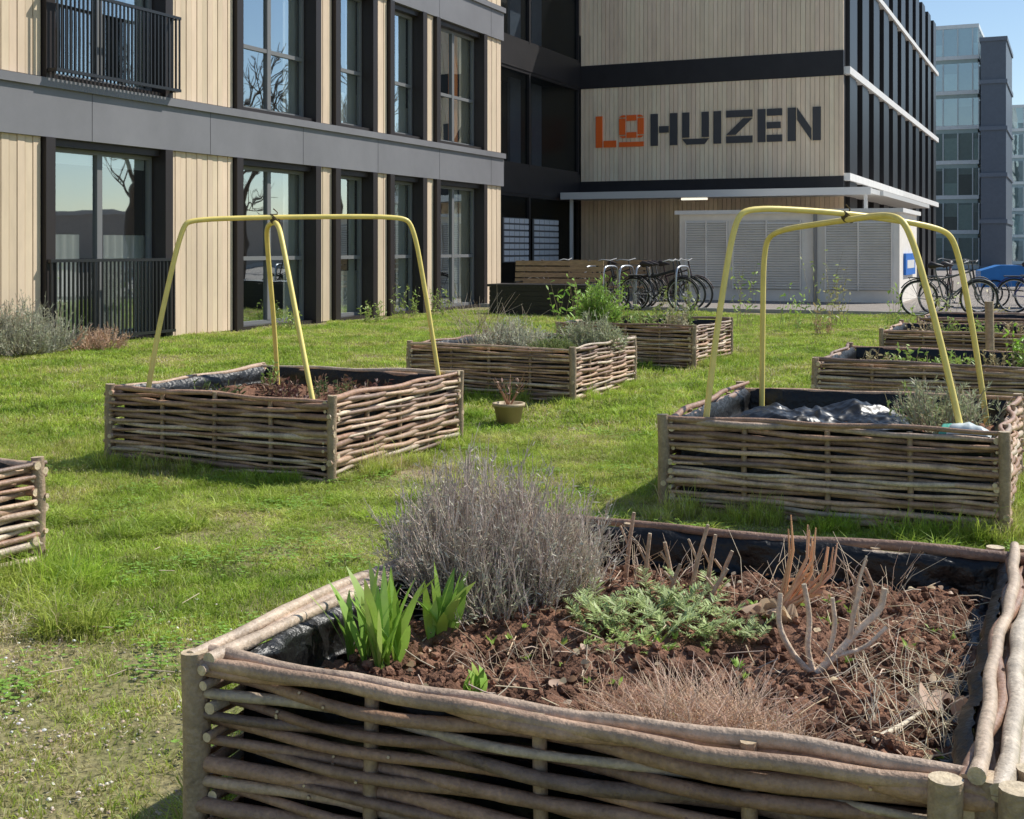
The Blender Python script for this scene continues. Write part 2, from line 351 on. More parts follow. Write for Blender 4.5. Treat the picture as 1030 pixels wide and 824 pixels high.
# ---------------------------------------------------------------- pipe hoops
def smooth(pts,it=3):
    P=[Vector(p) for p in pts]
    for _ in range(it):
        Q=[P[0]]
        for a,b in zip(P[:-1],P[1:]): Q+= [a*.78+b*.22,a*.22+b*.78]
        Q.append(P[-1]); P=Q
    return P
def hoops(arcs,cross):
    e=empty('yellow_pipe_frame')
    for i,a in enumerate(arcs):
        m=MB(); m.tube(smooth(a),.0195,10,(1,1,1)); m.obj('pipe_arch_%d'%(i+1),[mYel],e)
    m=MB()
    for i in range(5):
        a=i*1.25; m.tube([(cross[0]+.034*math.cos(t+a)*1,cross[1]+.03*math.sin(t+a),cross[2]+.036*math.sin(t*1.0+a*.6)) for t in np.linspace(0,6.2,12)],.006,5)
    m.tube([(cross[0],cross[1],cross[2]-.02),(cross[0]+.02,cross[1],cross[2]+.05),(cross[0]-.01,cross[1]-.01,cross[2]+.08)],.005,5)
    m.obj('twine_tie',[mTie],e)
hoops([[(-2.75,9.45,.38),(-2.66,9.50,1.0),(-2.50,9.56,1.77),(-2.42,9.6,1.82),(-1.85,9.85,1.845),(-.92,10.2,1.86),(-.80,10.25,1.80),(-.68,10.27,1.1),(-.57,10.28,.38)],
       [(-1.38,8.92,.38),(-1.55,9.2,1.0),(-1.72,9.5,1.61),(-1.77,9.6,1.76),(-1.85,9.85,1.81),(-1.96,10.1,1.78),(-1.99,10.25,1.65),(-1.99,10.55,1.0),(-2.0,10.8,.38)]],(-1.85,9.85,1.83))
hoops([[(1.17,7.75,.38),(1.27,7.83,1.1),(1.39,7.9,1.77),(1.49,7.93,1.86),(2.17,8.18,1.83),(2.87,8.43,1.74),(2.99,8.49,1.63),(3.12,8.52,1.0),(3.21,8.52,.38)],
       [(1.81,9.15,.38),(1.81,9.12,1.0),(1.81,9.08,1.63),(1.88,8.98,1.73),(2.17,8.18,1.785),(2.29,7.62,1.81),(2.36,7.5,1.73),(2.48,7.33,1.1),(2.58,7.13,.38)]],(2.17,8.18,1.805))
# ---------------------------------------------------------------- plants
def rv(rr,s=1): return Vector((rr.uniform(-s,s),rr.uniform(-s,s),rr.uniform(-s,s)))
def vary(rr,c,a=.25):
    b=rr.uniform(1-a,1+a); return (c[0]*b*rr.uniform(.93,1.07),c[1]*b,c[2]*b*rr.uniform(.9,1.1))
def bush(name,x,y,z,n,h,sp,stem,leaf,nl,ll=.018,seed=1,sr=.0014,br=2,base=.35,dome=.5):
    rr=random.Random(seed); m=MB()
    for i in range(n):
        a=rr.uniform(0,6.283); q=math.sqrt(rr.random()); bx=x+math.cos(a)*sp*base*q;by=y+math.sin(a)*sp*base*q
        lob=1+.25*math.sin(a*3+seed)+.12*math.sin(a*7+seed*2)
        tx=x+math.cos(a)*sp*q*lob*rr.uniform(.75,1.2);ty=y+math.sin(a)*sp*q*lob*rr.uniform(.75,1.2)
        tz=z+h*(1-dome*q*q)*rr.uniform(.45,1.08)*(1+.12*math.sin(a*4+seed))
        P0=Vector((bx,by,z));P2=Vector((tx,ty,tz));P1=P0.lerp(P2,.5)+rv(rr,.03)+Vector((math.cos(a),math.sin(a),-.5))*sp*.12
        P=[P0,P0.lerp(P1,.6),P1,P1.lerp(P2,.5)+rv(rr,.008),P2]
        c=vary(rr,stem,.35); m.tube(P,[sr*1.7,sr*1.5,sr*1.2,sr,sr*.6],3,c,0)
        for b in range(br):
            t=rr.uniform(.35,.9); k=min(int(t*4),3); B=P[k].lerp(P[k+1],t*4-k)
            D=((P2-P1).normalized()+rv(rr,.7)).normalized()*h*rr.uniform(.08,.26)
            m.tube([B,B+D*.5+Vector((0,0,.006)),B+D+Vector((0,0,.02))],[sr,sr*.8,sr*.5],3,vary(rr,stem,.35),0)
            if nl:
                for _ in range(nl):
                    u=rr.random(); LB=B+D*u; m.leaf(LB,(D.normalized()+rv(rr,.8)),rv(rr),ll*rr.uniform(.6,1.4),ll*.22,vary(rr,leaf,.3),.2,2,1)
        if nl:
            for _ in range(nl):
                t=rr.uniform(.2,1); k=min(int(t*4),3); B=P[k].lerp(P[k+1],t*4-k)
                m.leaf(B,((P2-P1).normalized()*.8+rv(rr,.9)),rv(rr),ll*rr.uniform(.6,1.4),ll*.22,vary(rr,leaf,.3),.2,2,1)
    return m.obj(name,[mTwig,mLeaf])
ls=(.58,.48,.41); lf=(.56,.53,.43)
bush('lavender_bush',-.10,4.12,.43,480,.50,.29,ls,lf,3,.02,seed=2,sr=.0014,br=4,dome=.35)
bush('lavender_bush',.10,4.16,.43,330,.42,.25,ls,lf,3,.02,seed=12,sr=.0014,br=4,dome=.4)
bush('lavender_bush',-.22,4.28,.43,240,.42,.22,ls,lf,3,.02,seed=13,sr=.0014,br=4,dome=.4)
bush('lavender_bush',-.05,3.95,.43,170,.26,.2,ls,(.42,.44,.30),3,.02,seed=14,sr=.0014,br=3,dome=.4)
def tulips(name,x,y,z,n,h,seed,sp=.1):
    rr=random.Random(seed); m=MB()
    for i in range(n):
        a=rr.uniform(0,6.28); q=rr.random()**.5*sp; b=(x+q*math.cos(a),y+q*math.sin(a)*.8,z)
        for k in range(rr.randint(3,4)):
            aa=rr.uniform(0,6.28); l=rr.uniform(.1,.5); d=(math.cos(aa)*l,math.sin(aa)*l,1); tw=aa+rr.uniform(-.8,.8)
            m.leaf(b,d,(math.sin(tw),-math.cos(tw),0),h*rr.uniform(.5,1.1),.034*rr.uniform(.5,1.15),vary(rr,rr.choice([(.40,.60,.10),(.28,.47,.08),(.50,.66,.15)]),.2),rr.uniform(.05,.8),6,0,fold=.3)
    m.obj(name,[mLeaf])
tulips('tulip_plant',-.385,3.56,.43,14,.26,3,.09); tulips('tulip_plant',-.215,3.74,.43,6,.22,4,.05)
tulips('small_green_plant',-.10,3.25,.44,4,.08,5,.03)
def feathery(name,x,y,z,n,L,col,seed,sp=.2):
    rr=random.Random(seed); m=MB()
    for i in range(n):
        q=rr.random()**.5*sp; a=rr.uniform(0,6.28); B=Vector((x+q*math.cos(a)*1.3,y+q*math.sin(a),z)); aa=rr.uniform(0,6.28)
        d=Vector((math.cos(aa),math.sin(aa),rr.uniform(.5,1.8))).normalized(); l=L*rr.uniform(.5,1.1)
        P=[B+d*l*t+Vector((0,0,-.28*l*t*t)) for t in (0,.25,.5,.75,1)]
        c=vary(rr,col,.25); m.tube(P,.0013,3,c,0)
        S=d.cross(Vector((0,0,1))).normalized()
        for t in np.linspace(.15,1,13):
            k=min(int(t*4),3); Q=P[k].lerp(P[k+1],t*4-k); wl=l*.26*math.sin(math.pi*(.15+.8*t))
            for sg in (-1,1):
                dd=(S*sg+d*.7+rv(rr,.3)); m.leaf(Q,dd,Vector((0,0,1)).cross(dd)+rv(rr,.4),wl,wl*.22,vary(rr,col,.3),.3,2,0)
    m.obj(name,[mLeaf])
fc=(.46,.55,.24)
feathery('yarrow_plant',.44,3.88,.445,80,.16,fc,6,.2)
feathery('yarrow_plant',.30,3.66,.445,26,.10,(.44,.56,.18),7,.10)
feathery('yarrow_plant',.66,3.75,.445,20,.11,fc,8,.10)
feathery('yarrow_plant',.55,4.15,.445,22,.14,fc,18,.13)
def wisps(name,x,y,z,n,h,sp,col,seed,r0=.0011,lean=.6):
    rr=random.Random(seed); m=MB()
    for i in range(n):
        q=rr.random()**.5*sp; a=rr.uniform(0,6.28); B=Vector((x+q*math.cos(a),y+q*math.sin(a)*.7,z)); aa=rr.uniform(0,6.28)
        l=h*rr.uniform(.4,1.1); D=Vector((math.cos(aa)*lean*rr.random(),math.sin(aa)*lean*rr.random(),rr.uniform(.3,1))).normalized()
        m.tube([B,B+D*l*.5+rv(rr,.006),B+D*l+Vector((math.cos(aa),math.sin(aa),-.4))*l*.2],[r0,r0*.8,r0*.4],3,vary(rr,col,.3))
        if i%2==0:
            C=B+D*l*.6; m.tube([C,C+(D+rv(rr,.8))*l*.3],[r0*.8,r0*.4],3,vary(rr,col,.3))
    return m.obj(name,[mTwig])
wisps('dry_grass_clump',.45,2.98,.44,560,.19,.15,(.78,.57,.42),9,lean=1.1)
wisps('dry_grass_clump',.28,3.06,.44,260,.13,.11,(.68,.46,.32),10,lean=1.1)
wisps('dry_grass_clump',.60,2.92,.44,260,.12,.12,(.76,.57,.42),19,lean=1.3)
wisps('dry_grass_clump',.92,2.98,.44,90,.16,.2,(.8,.68,.5),11,.0014,lean=1.3)
wisps('dry_grass_clump',1.1,3.35,.44,90,.14,.25,(.78,.66,.48),13,.0014,lean=1.5)
wisps('dry_grass_clump',1.25,3.8,.44,70,.13,.25,(.75,.62,.45),16,.0014,lean=1.5)
wisps('dry_grass_clump',0.05,3.45,.44,60,.12,.25,(.66,.52,.36),14,.0013,lean=1.5)
wisps('dry_grass_clump',.35,4.35,.44,80,.20,.3,(.64,.5,.37),17,.0014,lean=1.0)
wisps('dry_grass_clump',1.0,4.15,.44,60,.2,.3,(.68,.54,.39),27,.0014,lean=1.0)
def stub(name,strokes,col,caps=(.6,.5,.35)):
    m=MB()
    for pts,r0,r1 in strokes:
        P=smooth(pts,2); k=len(P); m.tube(P,[r0+(r1-r0)*i/(k-1) for i in range(k)],8,col,0,cap=caps,jit=.12)
    return m.obj(name,[mBark])
bx,by,bz=.83,3.47,.43
stub('pruned_shrub',[([(bx,by,bz),(bx-.02,by,bz+.07),(bx-.01,by,bz+.15),(bx-.03,by-.01,bz+.25)],.009,.007),
  ([(bx,by,bz),(bx+.06,by,bz+.05),(bx+.13,by+.02,bz+.12),(bx+.19,by+.02,bz+.17),(bx+.20,by+.02,bz+.23)],.012,.009),
  ([(bx+.10,by+.01,bz+.09),(bx+.11,by,bz+.18),(bx+.13,by,bz+.24)],.008,.007),
  ([(bx,by,bz),(bx-.05,by,bz+.04),(bx-.10,by,bz+.13),(bx-.09,by+.01,bz+.22)],.010,.007),
  ([(bx+.03,by,bz+.02),(bx+.06,by,bz+.13),(bx+.05,by,bz+.21)],.008,.006),
  ([(bx+.06,by,bz+.05),(bx+.14,by,bz+.07),(bx+.2,by,bz+.13)],.008,.006),
  ([(bx+.13,by+.02,bz+.12),(bx+.12,by+.02,bz+.22),(bx+.15,by+.02,bz+.32)],.005,.003)],(.85,.66,.48))
for k,(x,y,h,l) in enumerate([(.60,4.25,.24,.06),(.55,4.3,.17,-.03),(.66,4.28,.20,.03),(.70,4.3,.14,.05),(.52,4.2,.12,.04),(1.1,4.1,.16,.05),(1.2,4.15,.12,-.04),(.98,4.2,.1,.03),(.63,4.1,.13,.07),(.45,4.3,.2,.02),(.4,4.45,.24,.03)]):
    stub('pruned_stem',[([(x,y,.43),(x+l*.4,y,.43+h*.5),(x+l,y,.43+h)],.009,.006),([(x+l*.4,y,.43+h*.5),(x+l*.4-.03,y,.43+h*.8)],.005,.004)],(.56,.38,.26))
rr=random.Random(5); m=MB()
for i in range(13):
    B=Vector((.84+rr.uniform(-.02,.03),3.95,.47)); t=i/12; l=rr.uniform(.13,.2)
    D=Vector((.1+1.0*t,rr.uniform(-.2,.2),.6)).normalized()
    P=[B,B+D*l*.5,B+D*l*.85+Vector((.01,0,.03)),B+D*l*1.0+Vector((.0,0,.075+rr.uniform(0,.04)))]; m.tube(P,[.006,.0055,.005,.002],5,vary(rr,(.78,.46,.26),.2),1)
    m.leaf(P[1],D+rv(rr,.4),rv(rr),l*.4,.014,vary(rr,(.74,.44,.25),.3),rr.uniform(.6,1.6),5)
for i in range(11):
    m.leaf((.79+rr.uniform(-.06,.05),3.93+rr.uniform(-.04,.04),.46),(rr.uniform(-1,1),-.5,.4),rv(rr),.085,.065,vary(rr,(.78,.58,.40),.2),.9,4,fold=.3)
m.obj('dried_peony_stems',[mLeaf,mTwig])
rr=random.Random(8); m=MB()
for i in range(300):
    u=rr.uniform(.12,WA-.1);v=rr.uniform(.12,1.82); X,Y=W(u,v); z=zA(u,v)+.008
    s=rr.uniform(.008,.03)*(1 if rr.random()<.8 else 1.5); m.leaf((OA[0]+X,OA[1]+Y,z),(rr.uniform(-1,1),rr.uniform(-1,1),.25),(rr.uniform(-1,1),rr.uniform(-1,1),.4),s,s*.6,vary(rr,rr.choice([(.6,.42,.27),(.46,.28,.17),(.68,.56,.38)]),.2),.8,3,fold=.2)
for (X,Y,s) in [(1.03,3.16,.10),(1.0,3.2,.09),(1.08,3.12,.09),(1.06,3.2,.08),(.1,3.3,.05),(.2,3.6,.04),(.95,3.3,.05)]:
    m.leaf((X,Y,.46),(rr.uniform(-.5,1),rr.uniform(-1,1),.3),(rr.uniform(-1,1),1,.6),s,s*.8,(.68,.48,.35),1,5,fold=.3)
for i in range(150):
    u=rr.uniform(.1,WA-.1);v=rr.uniform(.1,1.8); X,Y=W(u,v); z=zA(u,v)+.006; a=rr.uniform(0,6.28); l=rr.uniform(.03,.13)
    m.tube([(OA[0]+X,OA[1]+Y,z),(OA[0]+X+math.cos(a)*l*.5,OA[1]+Y+math.sin(a)*l*.5,z+.012),(OA[0]+X+math.cos(a)*l,OA[1]+Y+math.sin(a)*l,z+.006+rr.uniform(0,.03))],.002,4,vary(rr,(.62,.5,.36),.25),1)
m.tube([(.83,2.9,.47),(.92,2.98,.475),(1.0,3.08,.47)],[.008,.006,.004],6,(.8,.7,.54),1)
m.obj('leaf_litter',[mLeaf,mTwig])
rr=random.Random(18); m=MB()
for i in range(60):
    u=rr.uniform(.1,WA-.1);v=rr.uniform(.1,1.8); X,Y=W(u,v); z=zA(u,v)
    for k in range(rr.randint(4,9)):
        a=rr.uniform(0,6.28); m.leaf((OA[0]+X,OA[1]+Y,z),(math.cos(a),math.sin(a),rr.uniform(.3,1.6)),rv(rr),rr.uniform(.015,.04),.011,vary(rr,(.4,.58,.12),.25),.4,2)
m.obj('seedlings',[mLeaf])
def inbed(loc,u,v): X,Y=W(u,v); return loc[0]+X,loc[1]+Y
def weeds(name,x,y,z,n,h,sp,col,seed,lw=.35,ll=.05,nl=7):
    rr=random.Random(seed); m=MB()
    for i in range(n):
        a=rr.uniform(0,6.28);q=rr.random()**.5*sp; B=Vector((x+q*math.cos(a),y+q*math.sin(a),z)); T=B+Vector((rr.uniform(-.3,.3),rr.uniform(-.3,.3),1))*h*rr.uniform(.4,1.1)
        m.tube([B,B.lerp(T,.5)+rv(rr,.02),T],[.004,.003,.0015],3,vary(rr,(.36,.29,.16)),0)
        for k in range(nl):
            t=rr.uniform(.15,1); m.leaf(B.lerp(T,t),rv(rr)+Vector((0,0,.4)),rv(rr),ll*rr.uniform(.6,1.3),ll*lw,vary(rr,col,.3),.5,3,1)
    m.obj(name,[mTwig,mLeaf])
LB=(-2.95,9.32);LD=(.95,7.65);LE=(-1.08,13.55);LF=(.66,17.2);LG=(2.78,11.5);LH=(4.65,15.8)
for k,(u,v) in enumerate([(.9,.9),(1.2,1.1),(.6,1.2),(1.3,.6),(.5,.6),(1.0,1.5),(1.5,1.2)]):
    x,y=inbed(LB,u,v); weeds('seedling_clump',x,y,.43,16,.14,.18,[(.13,.06,.05),(.12,.17,.06),(.24,.14,.09)][k%3],30+k,ll=.045)
x,y=inbed(LB,.35,1.5); weeds('herb_plant',x,y,.43,10,.2,.08,(.26,.38,.09),37)
x,y=inbed(LE,.75,.9); bush('lavender_bush',x,y,.42,230,.42,.42,(.58,.53,.42),(.56,.58,.42),4,.045,seed=21,sr=.003,br=3)
x,y=inbed(LE,.5,.7); wisps('dry_grass_clump',x,y,.42,60,.75,.2,(.5,.42,.3),28,.003,.5)
x,y=inbed(LE,1.35,.8); bush('thyme_plant',x,y,.42,160,.22,.3,(.28,.30,.13),(.26,.32,.11),6,.04,seed=22,sr=.003,br=2)
x,y=inbed(LE,1.55,1.4); bush('lavender_bush',x,y,.42,180,.45,.4,(.45,.42,.30),(.45,.49,.29),5,.045,seed=23,sr=.003,br=3)
x,y=inbed(LE,.5,1.4); wisps('dry_grass_clump',x,y,.42,60,.55,.3,(.55,.46,.33),24,.003)
x,y=inbed(LE,1.0,1.5); weeds('herb_plant',x,y,.42,26,.4,.35,(.28,.4,.11),25)
for k,(u,v,c,h) in enumerate([(.4,.7,(.34,.52,.1),.35),(.9,.9,(.3,.42,.12),.3),(1.4,.7,(.44,.42,.27),.4),(1.2,1.4,(.26,.38,.1),.4),(.5,1.4,(.36,.48,.12),.4)]):
    x,y=inbed(LF,u,v); weeds('herb_plant',x,y,.42,28,h,.25,c,40+k,ll=.07)
x,y=inbed(LF,.35,.6); bush('green_shrub',x,y,.42,90,.75,.28,(.3,.3,.12),(.3,.48,.09),8,.07,seed=61,sr=.004,br=3)
x,y=inbed(LF,.3,1.7); weeds('green_shrub',x-.5,y+1.5,0,60,1.1,.5,(.3,.5,.09),62,ll=.1)
x,y=inbed(LD,1.5,.9); bush('rosemary_shrub',x,y,.42,60,.42,.30,(.5,.41,.3),(.46,.5,.3),8,.035,seed=45,sr=.0028,br=5)
x,y=inbed(LD,1.35,1.3); weeds('herb_plant',x,y,.42,24,.25,.25,(.32,.42,.13),46)
x,y=inbed(LD,.5,.35); weeds('herb_plant',x,y,.42,14,.12,.25,(.32,.42,.13),47,ll=.04)
for k,(u,v) in enumerate([(.6,1.2),(.4,.9),(1.0,1.0),(1.5,1.3),(1.2,.6)]):
    x,y=inbed(LG,u,v); weeds('herb_plant',x,y,.42,22,.2,.2,[(.36,.52,.11),(.48,.42,.22)][k%2],50+k)
    x,y=inbed(LH,u,v); weeds('herb_plant',x,y,.42,22,.25,.2,[(.36,.5,.13),(.48,.4,.24)][k%2],70+k,ll=.06)
x,y=inbed(LG,1.75,1.4); weeds('green_shrub',x,y,.42,40,.5,.2,(.38,.62,.09),76,ll=.07)
def crumple(name,x,y,z,w,h,amp,col,seed,mat,rot=-ANG,n=44):
    m=MB()
    def ridg(a,b,s): return 1-abs(noise.noise(Vector((a*s,b*s,seed))))*2.2
    def zf(a,b):
        e=max(0,1-abs(a/w*2)**6)*max(0,1-abs(b/h*2)**6)
        return e*(amp*.5+amp*.9*noise.noise(Vector((a*2.5,b*2.5,seed+1)))+amp*.55*ridg(a,b,3)+amp*.3*ridg(a+3,b,7)+amp*.10*ridg(a,b+5,16)+amp*.03*noise.noise(Vector((a*45,b*45,seed))))-.02
    noisegrid(m,-w/2,w/2,-h/2,h/2,n,n,zf,lambda a,b:col)
    m.obj(name,[mat],loc=(x,y,z),rot=rot)
mSheet=M('sheet_black',(.010,.010,.010),rough=.36,spec=.5)
x,y=inbed(LD,.70,1.10); crumple('black_plastic_sheet',x,y,.44,1.22,1.25,.08,(1,1,1),3,mSheet,n=110)
x,y=inbed(LD,1.70,.22); crumple('plastic_bag',x,y,.565,.24,.22,.05,(.85,.92,.90),5,mPlas)
x,y=inbed(LD,1.60,.30); crumple('plastic_bag',x,y,.555,.14,.18,.04,(.16,.6,.45),6,mPlas)
rr=random.Random(3); m=MB()
prof=[(.0,.0),(.10,0),(.135,.17),(.15,.17),(.15,.20),(.125,.20),(.12,.16),(0,.16)]
vs=[];n=20
for (r_,z_) in prof:
    for j in range(n): vs.append((r_*math.cos(6.2832*j/n),r_*math.sin(6.2832*j/n),z_))
fs=[(i*n+j,i*n+(j+1)%n,(i+1)*n+(j+1)%n,(i+1)*n+j) for i in range(len(prof)-1) for j in range(n)]
m.add(vs,fs,(.48,.37,.23),0,True)
for i in range(9):
    a=rr.uniform(0,6.28); m.tube([(0,0,.15),(.08*math.cos(a),.08*math.sin(a),.28),(.2*math.cos(a),.2*math.sin(a),.42+rr.uniform(-.05,.08))],[.006,.005,.002],4,(.35,.2,.14))
    for k in range(3): m.leaf((.12*math.cos(a),.12*math.sin(a),.3+.05*k),rv(rr)+Vector((0,0,.3)),rv(rr),.05,.02,(.3,.17,.12),.3)
m.obj('plant_pot',[mAttr],loc=(-.03,11.45,0))
m=MB(); m.tube([(0,0,0),(.01,0,.5),(0,0,1.05)],[.045,.044,.043],10,(.46,.34,.22),0,cap=(.5,.4,.26)); m.obj('wooden_post',[mBark],loc=(4.95,13.1,0))
bush('grey_shrub',-7.35,18.9,0,420,.85,.75,(.46,.43,.34),(.48,.50,.36),5,.05,seed=81,sr=.004,br=3,base=.5)
bush('grey_shrub',-8.2,19.2,0,300,.8,.7,(.46,.43,.34),(.46,.49,.34),5,.05,seed=82,sr=.004,br=3,base=.5)
bush('brown_shrub',-6.45,19.6,0,160,.42,.42,(.58,.40,.28),(.60,.42,.29),4,.05,seed=83,sr=.004,br=2,base=.5)
for k,(x,y,h) in enumerate([(-4.4,24.5,.4),(-3.0,27,.45),(-2.4,28.3,.8),(-1.6,29.5,.7)]):
    weeds('green_shrub',x,y,0,22,h,.3,(.36,.47,.12),90+k,ll=.08)
for k,(x,y,h,c) in enumerate([(4.6,25,1.5,(.38,.52,.12)),(5.3,24,1.0,(.38,.54,.12)),(6.0,24.5,1.5,(.44,.52,.18)),(6.6,25.5,1.2,(.5,.46,.21)),(7.3,24,.9,(.38,.52,.13)),(5.6,23,.5,(.52,.4,.22)),(7.9,23.2,1.2,(.46,.5,.18)),(8.6,22.5,.8,(.54,.44,.24))]):
    weeds('young_shrub',x,y,0,12,h,.24,c,100+k,ll=.10,nl=6)
weeds('tall_weeds',3.3,26.5,0,24,.9,.6,(.32,.38,.13),120,ll=.1)
rr=random.Random(77); m=MB()
for i in range(4200):
    x=rr.gauss(-1.75,.6);y=rr.gauss(4.3,.75); s=rr.uniform(.002,.009)
    if pq(x-OA[0],y-OA[1])[0]>-.1 or noise.noise(Vector((x*3,y*3,31)))<-.05: continue
    z=rr.uniform(.006,.03); c=vary(rr,rr.choice([(.7,.64,.54),(.54,.44,.32),(.78,.74,.66),(.44,.36,.27),(.5,.39,.28)]),.2)
    if i%2: m.add([(x+v.x*s*rr.uniform(.7,1.3),y+v.y*s*rr.uniform(.7,1.3),z+v.z*s*.6) for v in IV],IF,c)
    else: a=rr.uniform(0,6.28); m.leaf((x,y,z),(math.cos(a),math.sin(a),rr.uniform(-.3,.5)),(rr.uniform(-1,1),rr.uniform(-1,1),.3),s*rr.uniform(1,5),s,c,0,1)
for i in range(40):
    x=rr.gauss(-1.8,.8);y=rr.gauss(4.6,1.0);a=rr.uniform(0,6.28);l=rr.uniform(.04,.14)
    if pq(x-OA[0],y-OA[1])[0]>-.2: continue
    m.tube([(x,y,.04),(x+math.cos(a)*l,y+math.sin(a)*l,.05)],.0025,4,(.55,.45,.32))
m.obj('gravel_and_chips',[mTwig])
rr=random.Random(99); m=MB()
for c_ in range(90):
    y0=rr.uniform(3.2,11); x0=rr.uniform(-.42*y0,.42*y0); rad=rr.uniform(.08,.35)
    for k in range(int(60*rad/.2)):
        x=x0+rr.gauss(0,rad*.5);y=y0+rr.gauss(0,rad*.5);z=rr.uniform(.03,.055)
        for t in range(3):
            a=t*2.09+rr.random(); m.leaf((x,y,z),(math.cos(a),math.sin(a),.25),(-math.sin(a),math.cos(a),0),.015,.015,vary(rr,(.27,.46,.08),.25),.2,2)
m.obj('clover',[mLeaf])
wisps('dry_grass_clump',-2.15,5.35,.0,620,.14,.34,(.85,.72,.48),15,.0016,lean=1.7)
for k in range(30):
    inst(R.choice(tuft),-2.35+rr.gauss(0,.22),5.75+rr.gauss(0,.2),1.1,rr.uniform(.8,1.4),rr.uniform(0,6))
# ---------------------------------------------------------------- left building
def clad(mb,axis,a0,a1,z0,z1,face,th=.03,bw=.16,col=(.74,.585,.42),seed=1):
    rr=random.Random(seed); n=max(1,round((a1-a0)/bw)); w=(a1-a0)/n
    for i in range(n):
        b=rr.uniform(.90,1.07); c=(col[0]*b,col[1]*b*rr.uniform(.98,1.02),col[2]*b)
        s0=a0+i*w+.007;s1=a0+(i+1)*w-.007; t=th+(0.008 if i%2 else 0)
        if axis=='q': mb.box(face-.03,face+t,s0,s1,z0,z1,c)
        else: mb.box(s0,s1,face-t,face+.03,z0,z1,c)
def building_left():
    e=empty('apartment_building',(0,0,0),-ANG)
    P=-14.8; QN,QF=-8,32.42
    cl=MB();fa=MB();bk=MB();gl=MB();fr=MB();cu=MB();inn=MB();rl=MB();sa=MB()
    opens=[(-6.5,-3.5,'d'),(-2.6,-.8,'n'),(0.2,3.2,'w'),(5.1,8.1,'d'),(8.9,10.7,'n'),(11.3,13.1,'n'),(15.06,18.1,'d'),(19.99,22.95,'w'),(23.54,25.34,'n'),(25.94,27.77,'n'),(28.31,31.3,'w')]
    floors=[(0.0,3.35),(4.27,7.45),(8.37,11.55)]
    tans=[];c=QN
    for o in opens: tans.append((c,o[0]));c=o[1]
    tans.append((c,QF))
    rr=random.Random(4)
    for fi,(z0,z1) in enumerate(floors):
        for k,(a,b) in enumerate(tans):
            bk.box(P-.35,P-.05,a+.002,b-.002,z0,z1)
            clad(cl,'q',a+.02,b-.02,z0+.03,z1-.002,P,seed=fi*20+k)
        for (a,b,t) in opens:
            for (s0,s1) in ((a,a+.2),(b-.2,b)): fr.box(P-.4,P+.13,s0+.001,s1-.001,z0,z1-.001,mi=0)
            ga,gb=a+.2,b-.2; zt=z1-.12
            fr.box(P-.4,P+.0,ga,gb,zt,z1-.001)
            fr.box(P-.4,P+.06,ga,gb,z0,z0+.08)
            zb=z0+.08; xf0,xf1=P-.26,P-.18
            fw=.07
            sa.box(xf0,xf1,ga,ga+fw,zb,zt);sa.box(xf0,xf1,gb-fw,gb,zb,zt);sa.box(xf0,xf1,ga+fw,gb-fw,zt-fw,zt);sa.box(xf0,xf1,ga+fw,gb-fw,zb,zb+fw)
            if t!='n':
                mid=(ga+gb)/2; sa.box(xf0-.01,xf1+.01,mid-.06,mid+.06,zb+fw,zt-fw)
            if t!='d':
                zt2=zb+(zt-zb)*.42; segs=[(ga+fw,gb-fw)] if t=='n' else [(ga+fw,(ga+gb)/2-.06),((ga+gb)/2+.06,gb-fw)]
                for (s0,s1) in segs: sa.box(xf0,xf1,s0,s1,zt2-.04,zt2+.04)
            gl.add([(P-.222,ga,zb),(P-.222,gb,zb),(P-.222,gb,zt),(P-.222,ga,zt)],[(0,1,2,3)])
            def curtain(s0,s1,zc0,zc1,col):
                n=int((s1-s0)/.06)+2; vs=[]
                for i in range(n):
                    s=s0+(s1-s0)*i/(n-1); x=P-.34+.025*math.sin(i*1.9); vs+= [(x,s,zc0),(x,s,zc1)]
                cu.add(vs,[(2*i,2*i+2,2*i+3,2*i+1) for i in range(n-1)],col,0,True)
            wv=(.90,.87,.80)
            if t=='d':
                if fi==0: curtain(ga,ga+1.0,zb,zb+1.75,wv); curtain(gb-1.05,gb,zb,zb+1.75,wv)
                else: curtain(ga,ga+.5,zb,zt,wv); curtain(gb-.5,gb,zb,zt,wv)
                cu.box(P-.29,P-.27,ga+.1,(ga+gb)/2-.1,zt-.25,zt,(.8,.8,.78)); cu.box(P-.29,P-.27,(ga+gb)/2+.1,gb-.1,zt-.25,zt,(.8,.8,.78))
            elif abs(a-28.31)<.1:
                curtain(ga,ga+.4,zb,zt,wv); curtain(gb-1.25,gb-.7,zb,zt,(.9,.32,.07) if fi==1 else wv); curtain(gb-.6,gb,zb,zt,(.85,.76,.6))
            else:
                curtain(ga,ga+rr.uniform(.3,.6),zb,zt,wv)
                curtain(gb-rr.uniform(.25,.6),gb,zb,zt,wv)
                if rr.random()<.5: curtain(ga,gb,zb,zb+rr.uniform(.7,1.2),wv)
            if t=='d':
                px0=P+.16 if fi==0 else P+.28; zr0,zr1=z0+.12,z0+1.38
                if fi: zr0-=.02
                r0,r1=a+.02,b-.02
                rl.box(px0,px0+.05,r0,r1,zr1,zr1+.05); rl.box(px0,px0+.05,r0,r1,zr0,zr0+.05)
                s=r0+.02
                while s<r1-.02:
                    rl.box(px0+.012,px0+.038,s,s+.026,zr0+.05,zr1); s+=.095
                for s in (r0,r1-.05):
                    rl.box(P+.132,px0-.001,s,s+.05,zr1,zr1+.05); rl.box(P+.132,px0-.001,s,s+.05,zr0,zr0+.05)
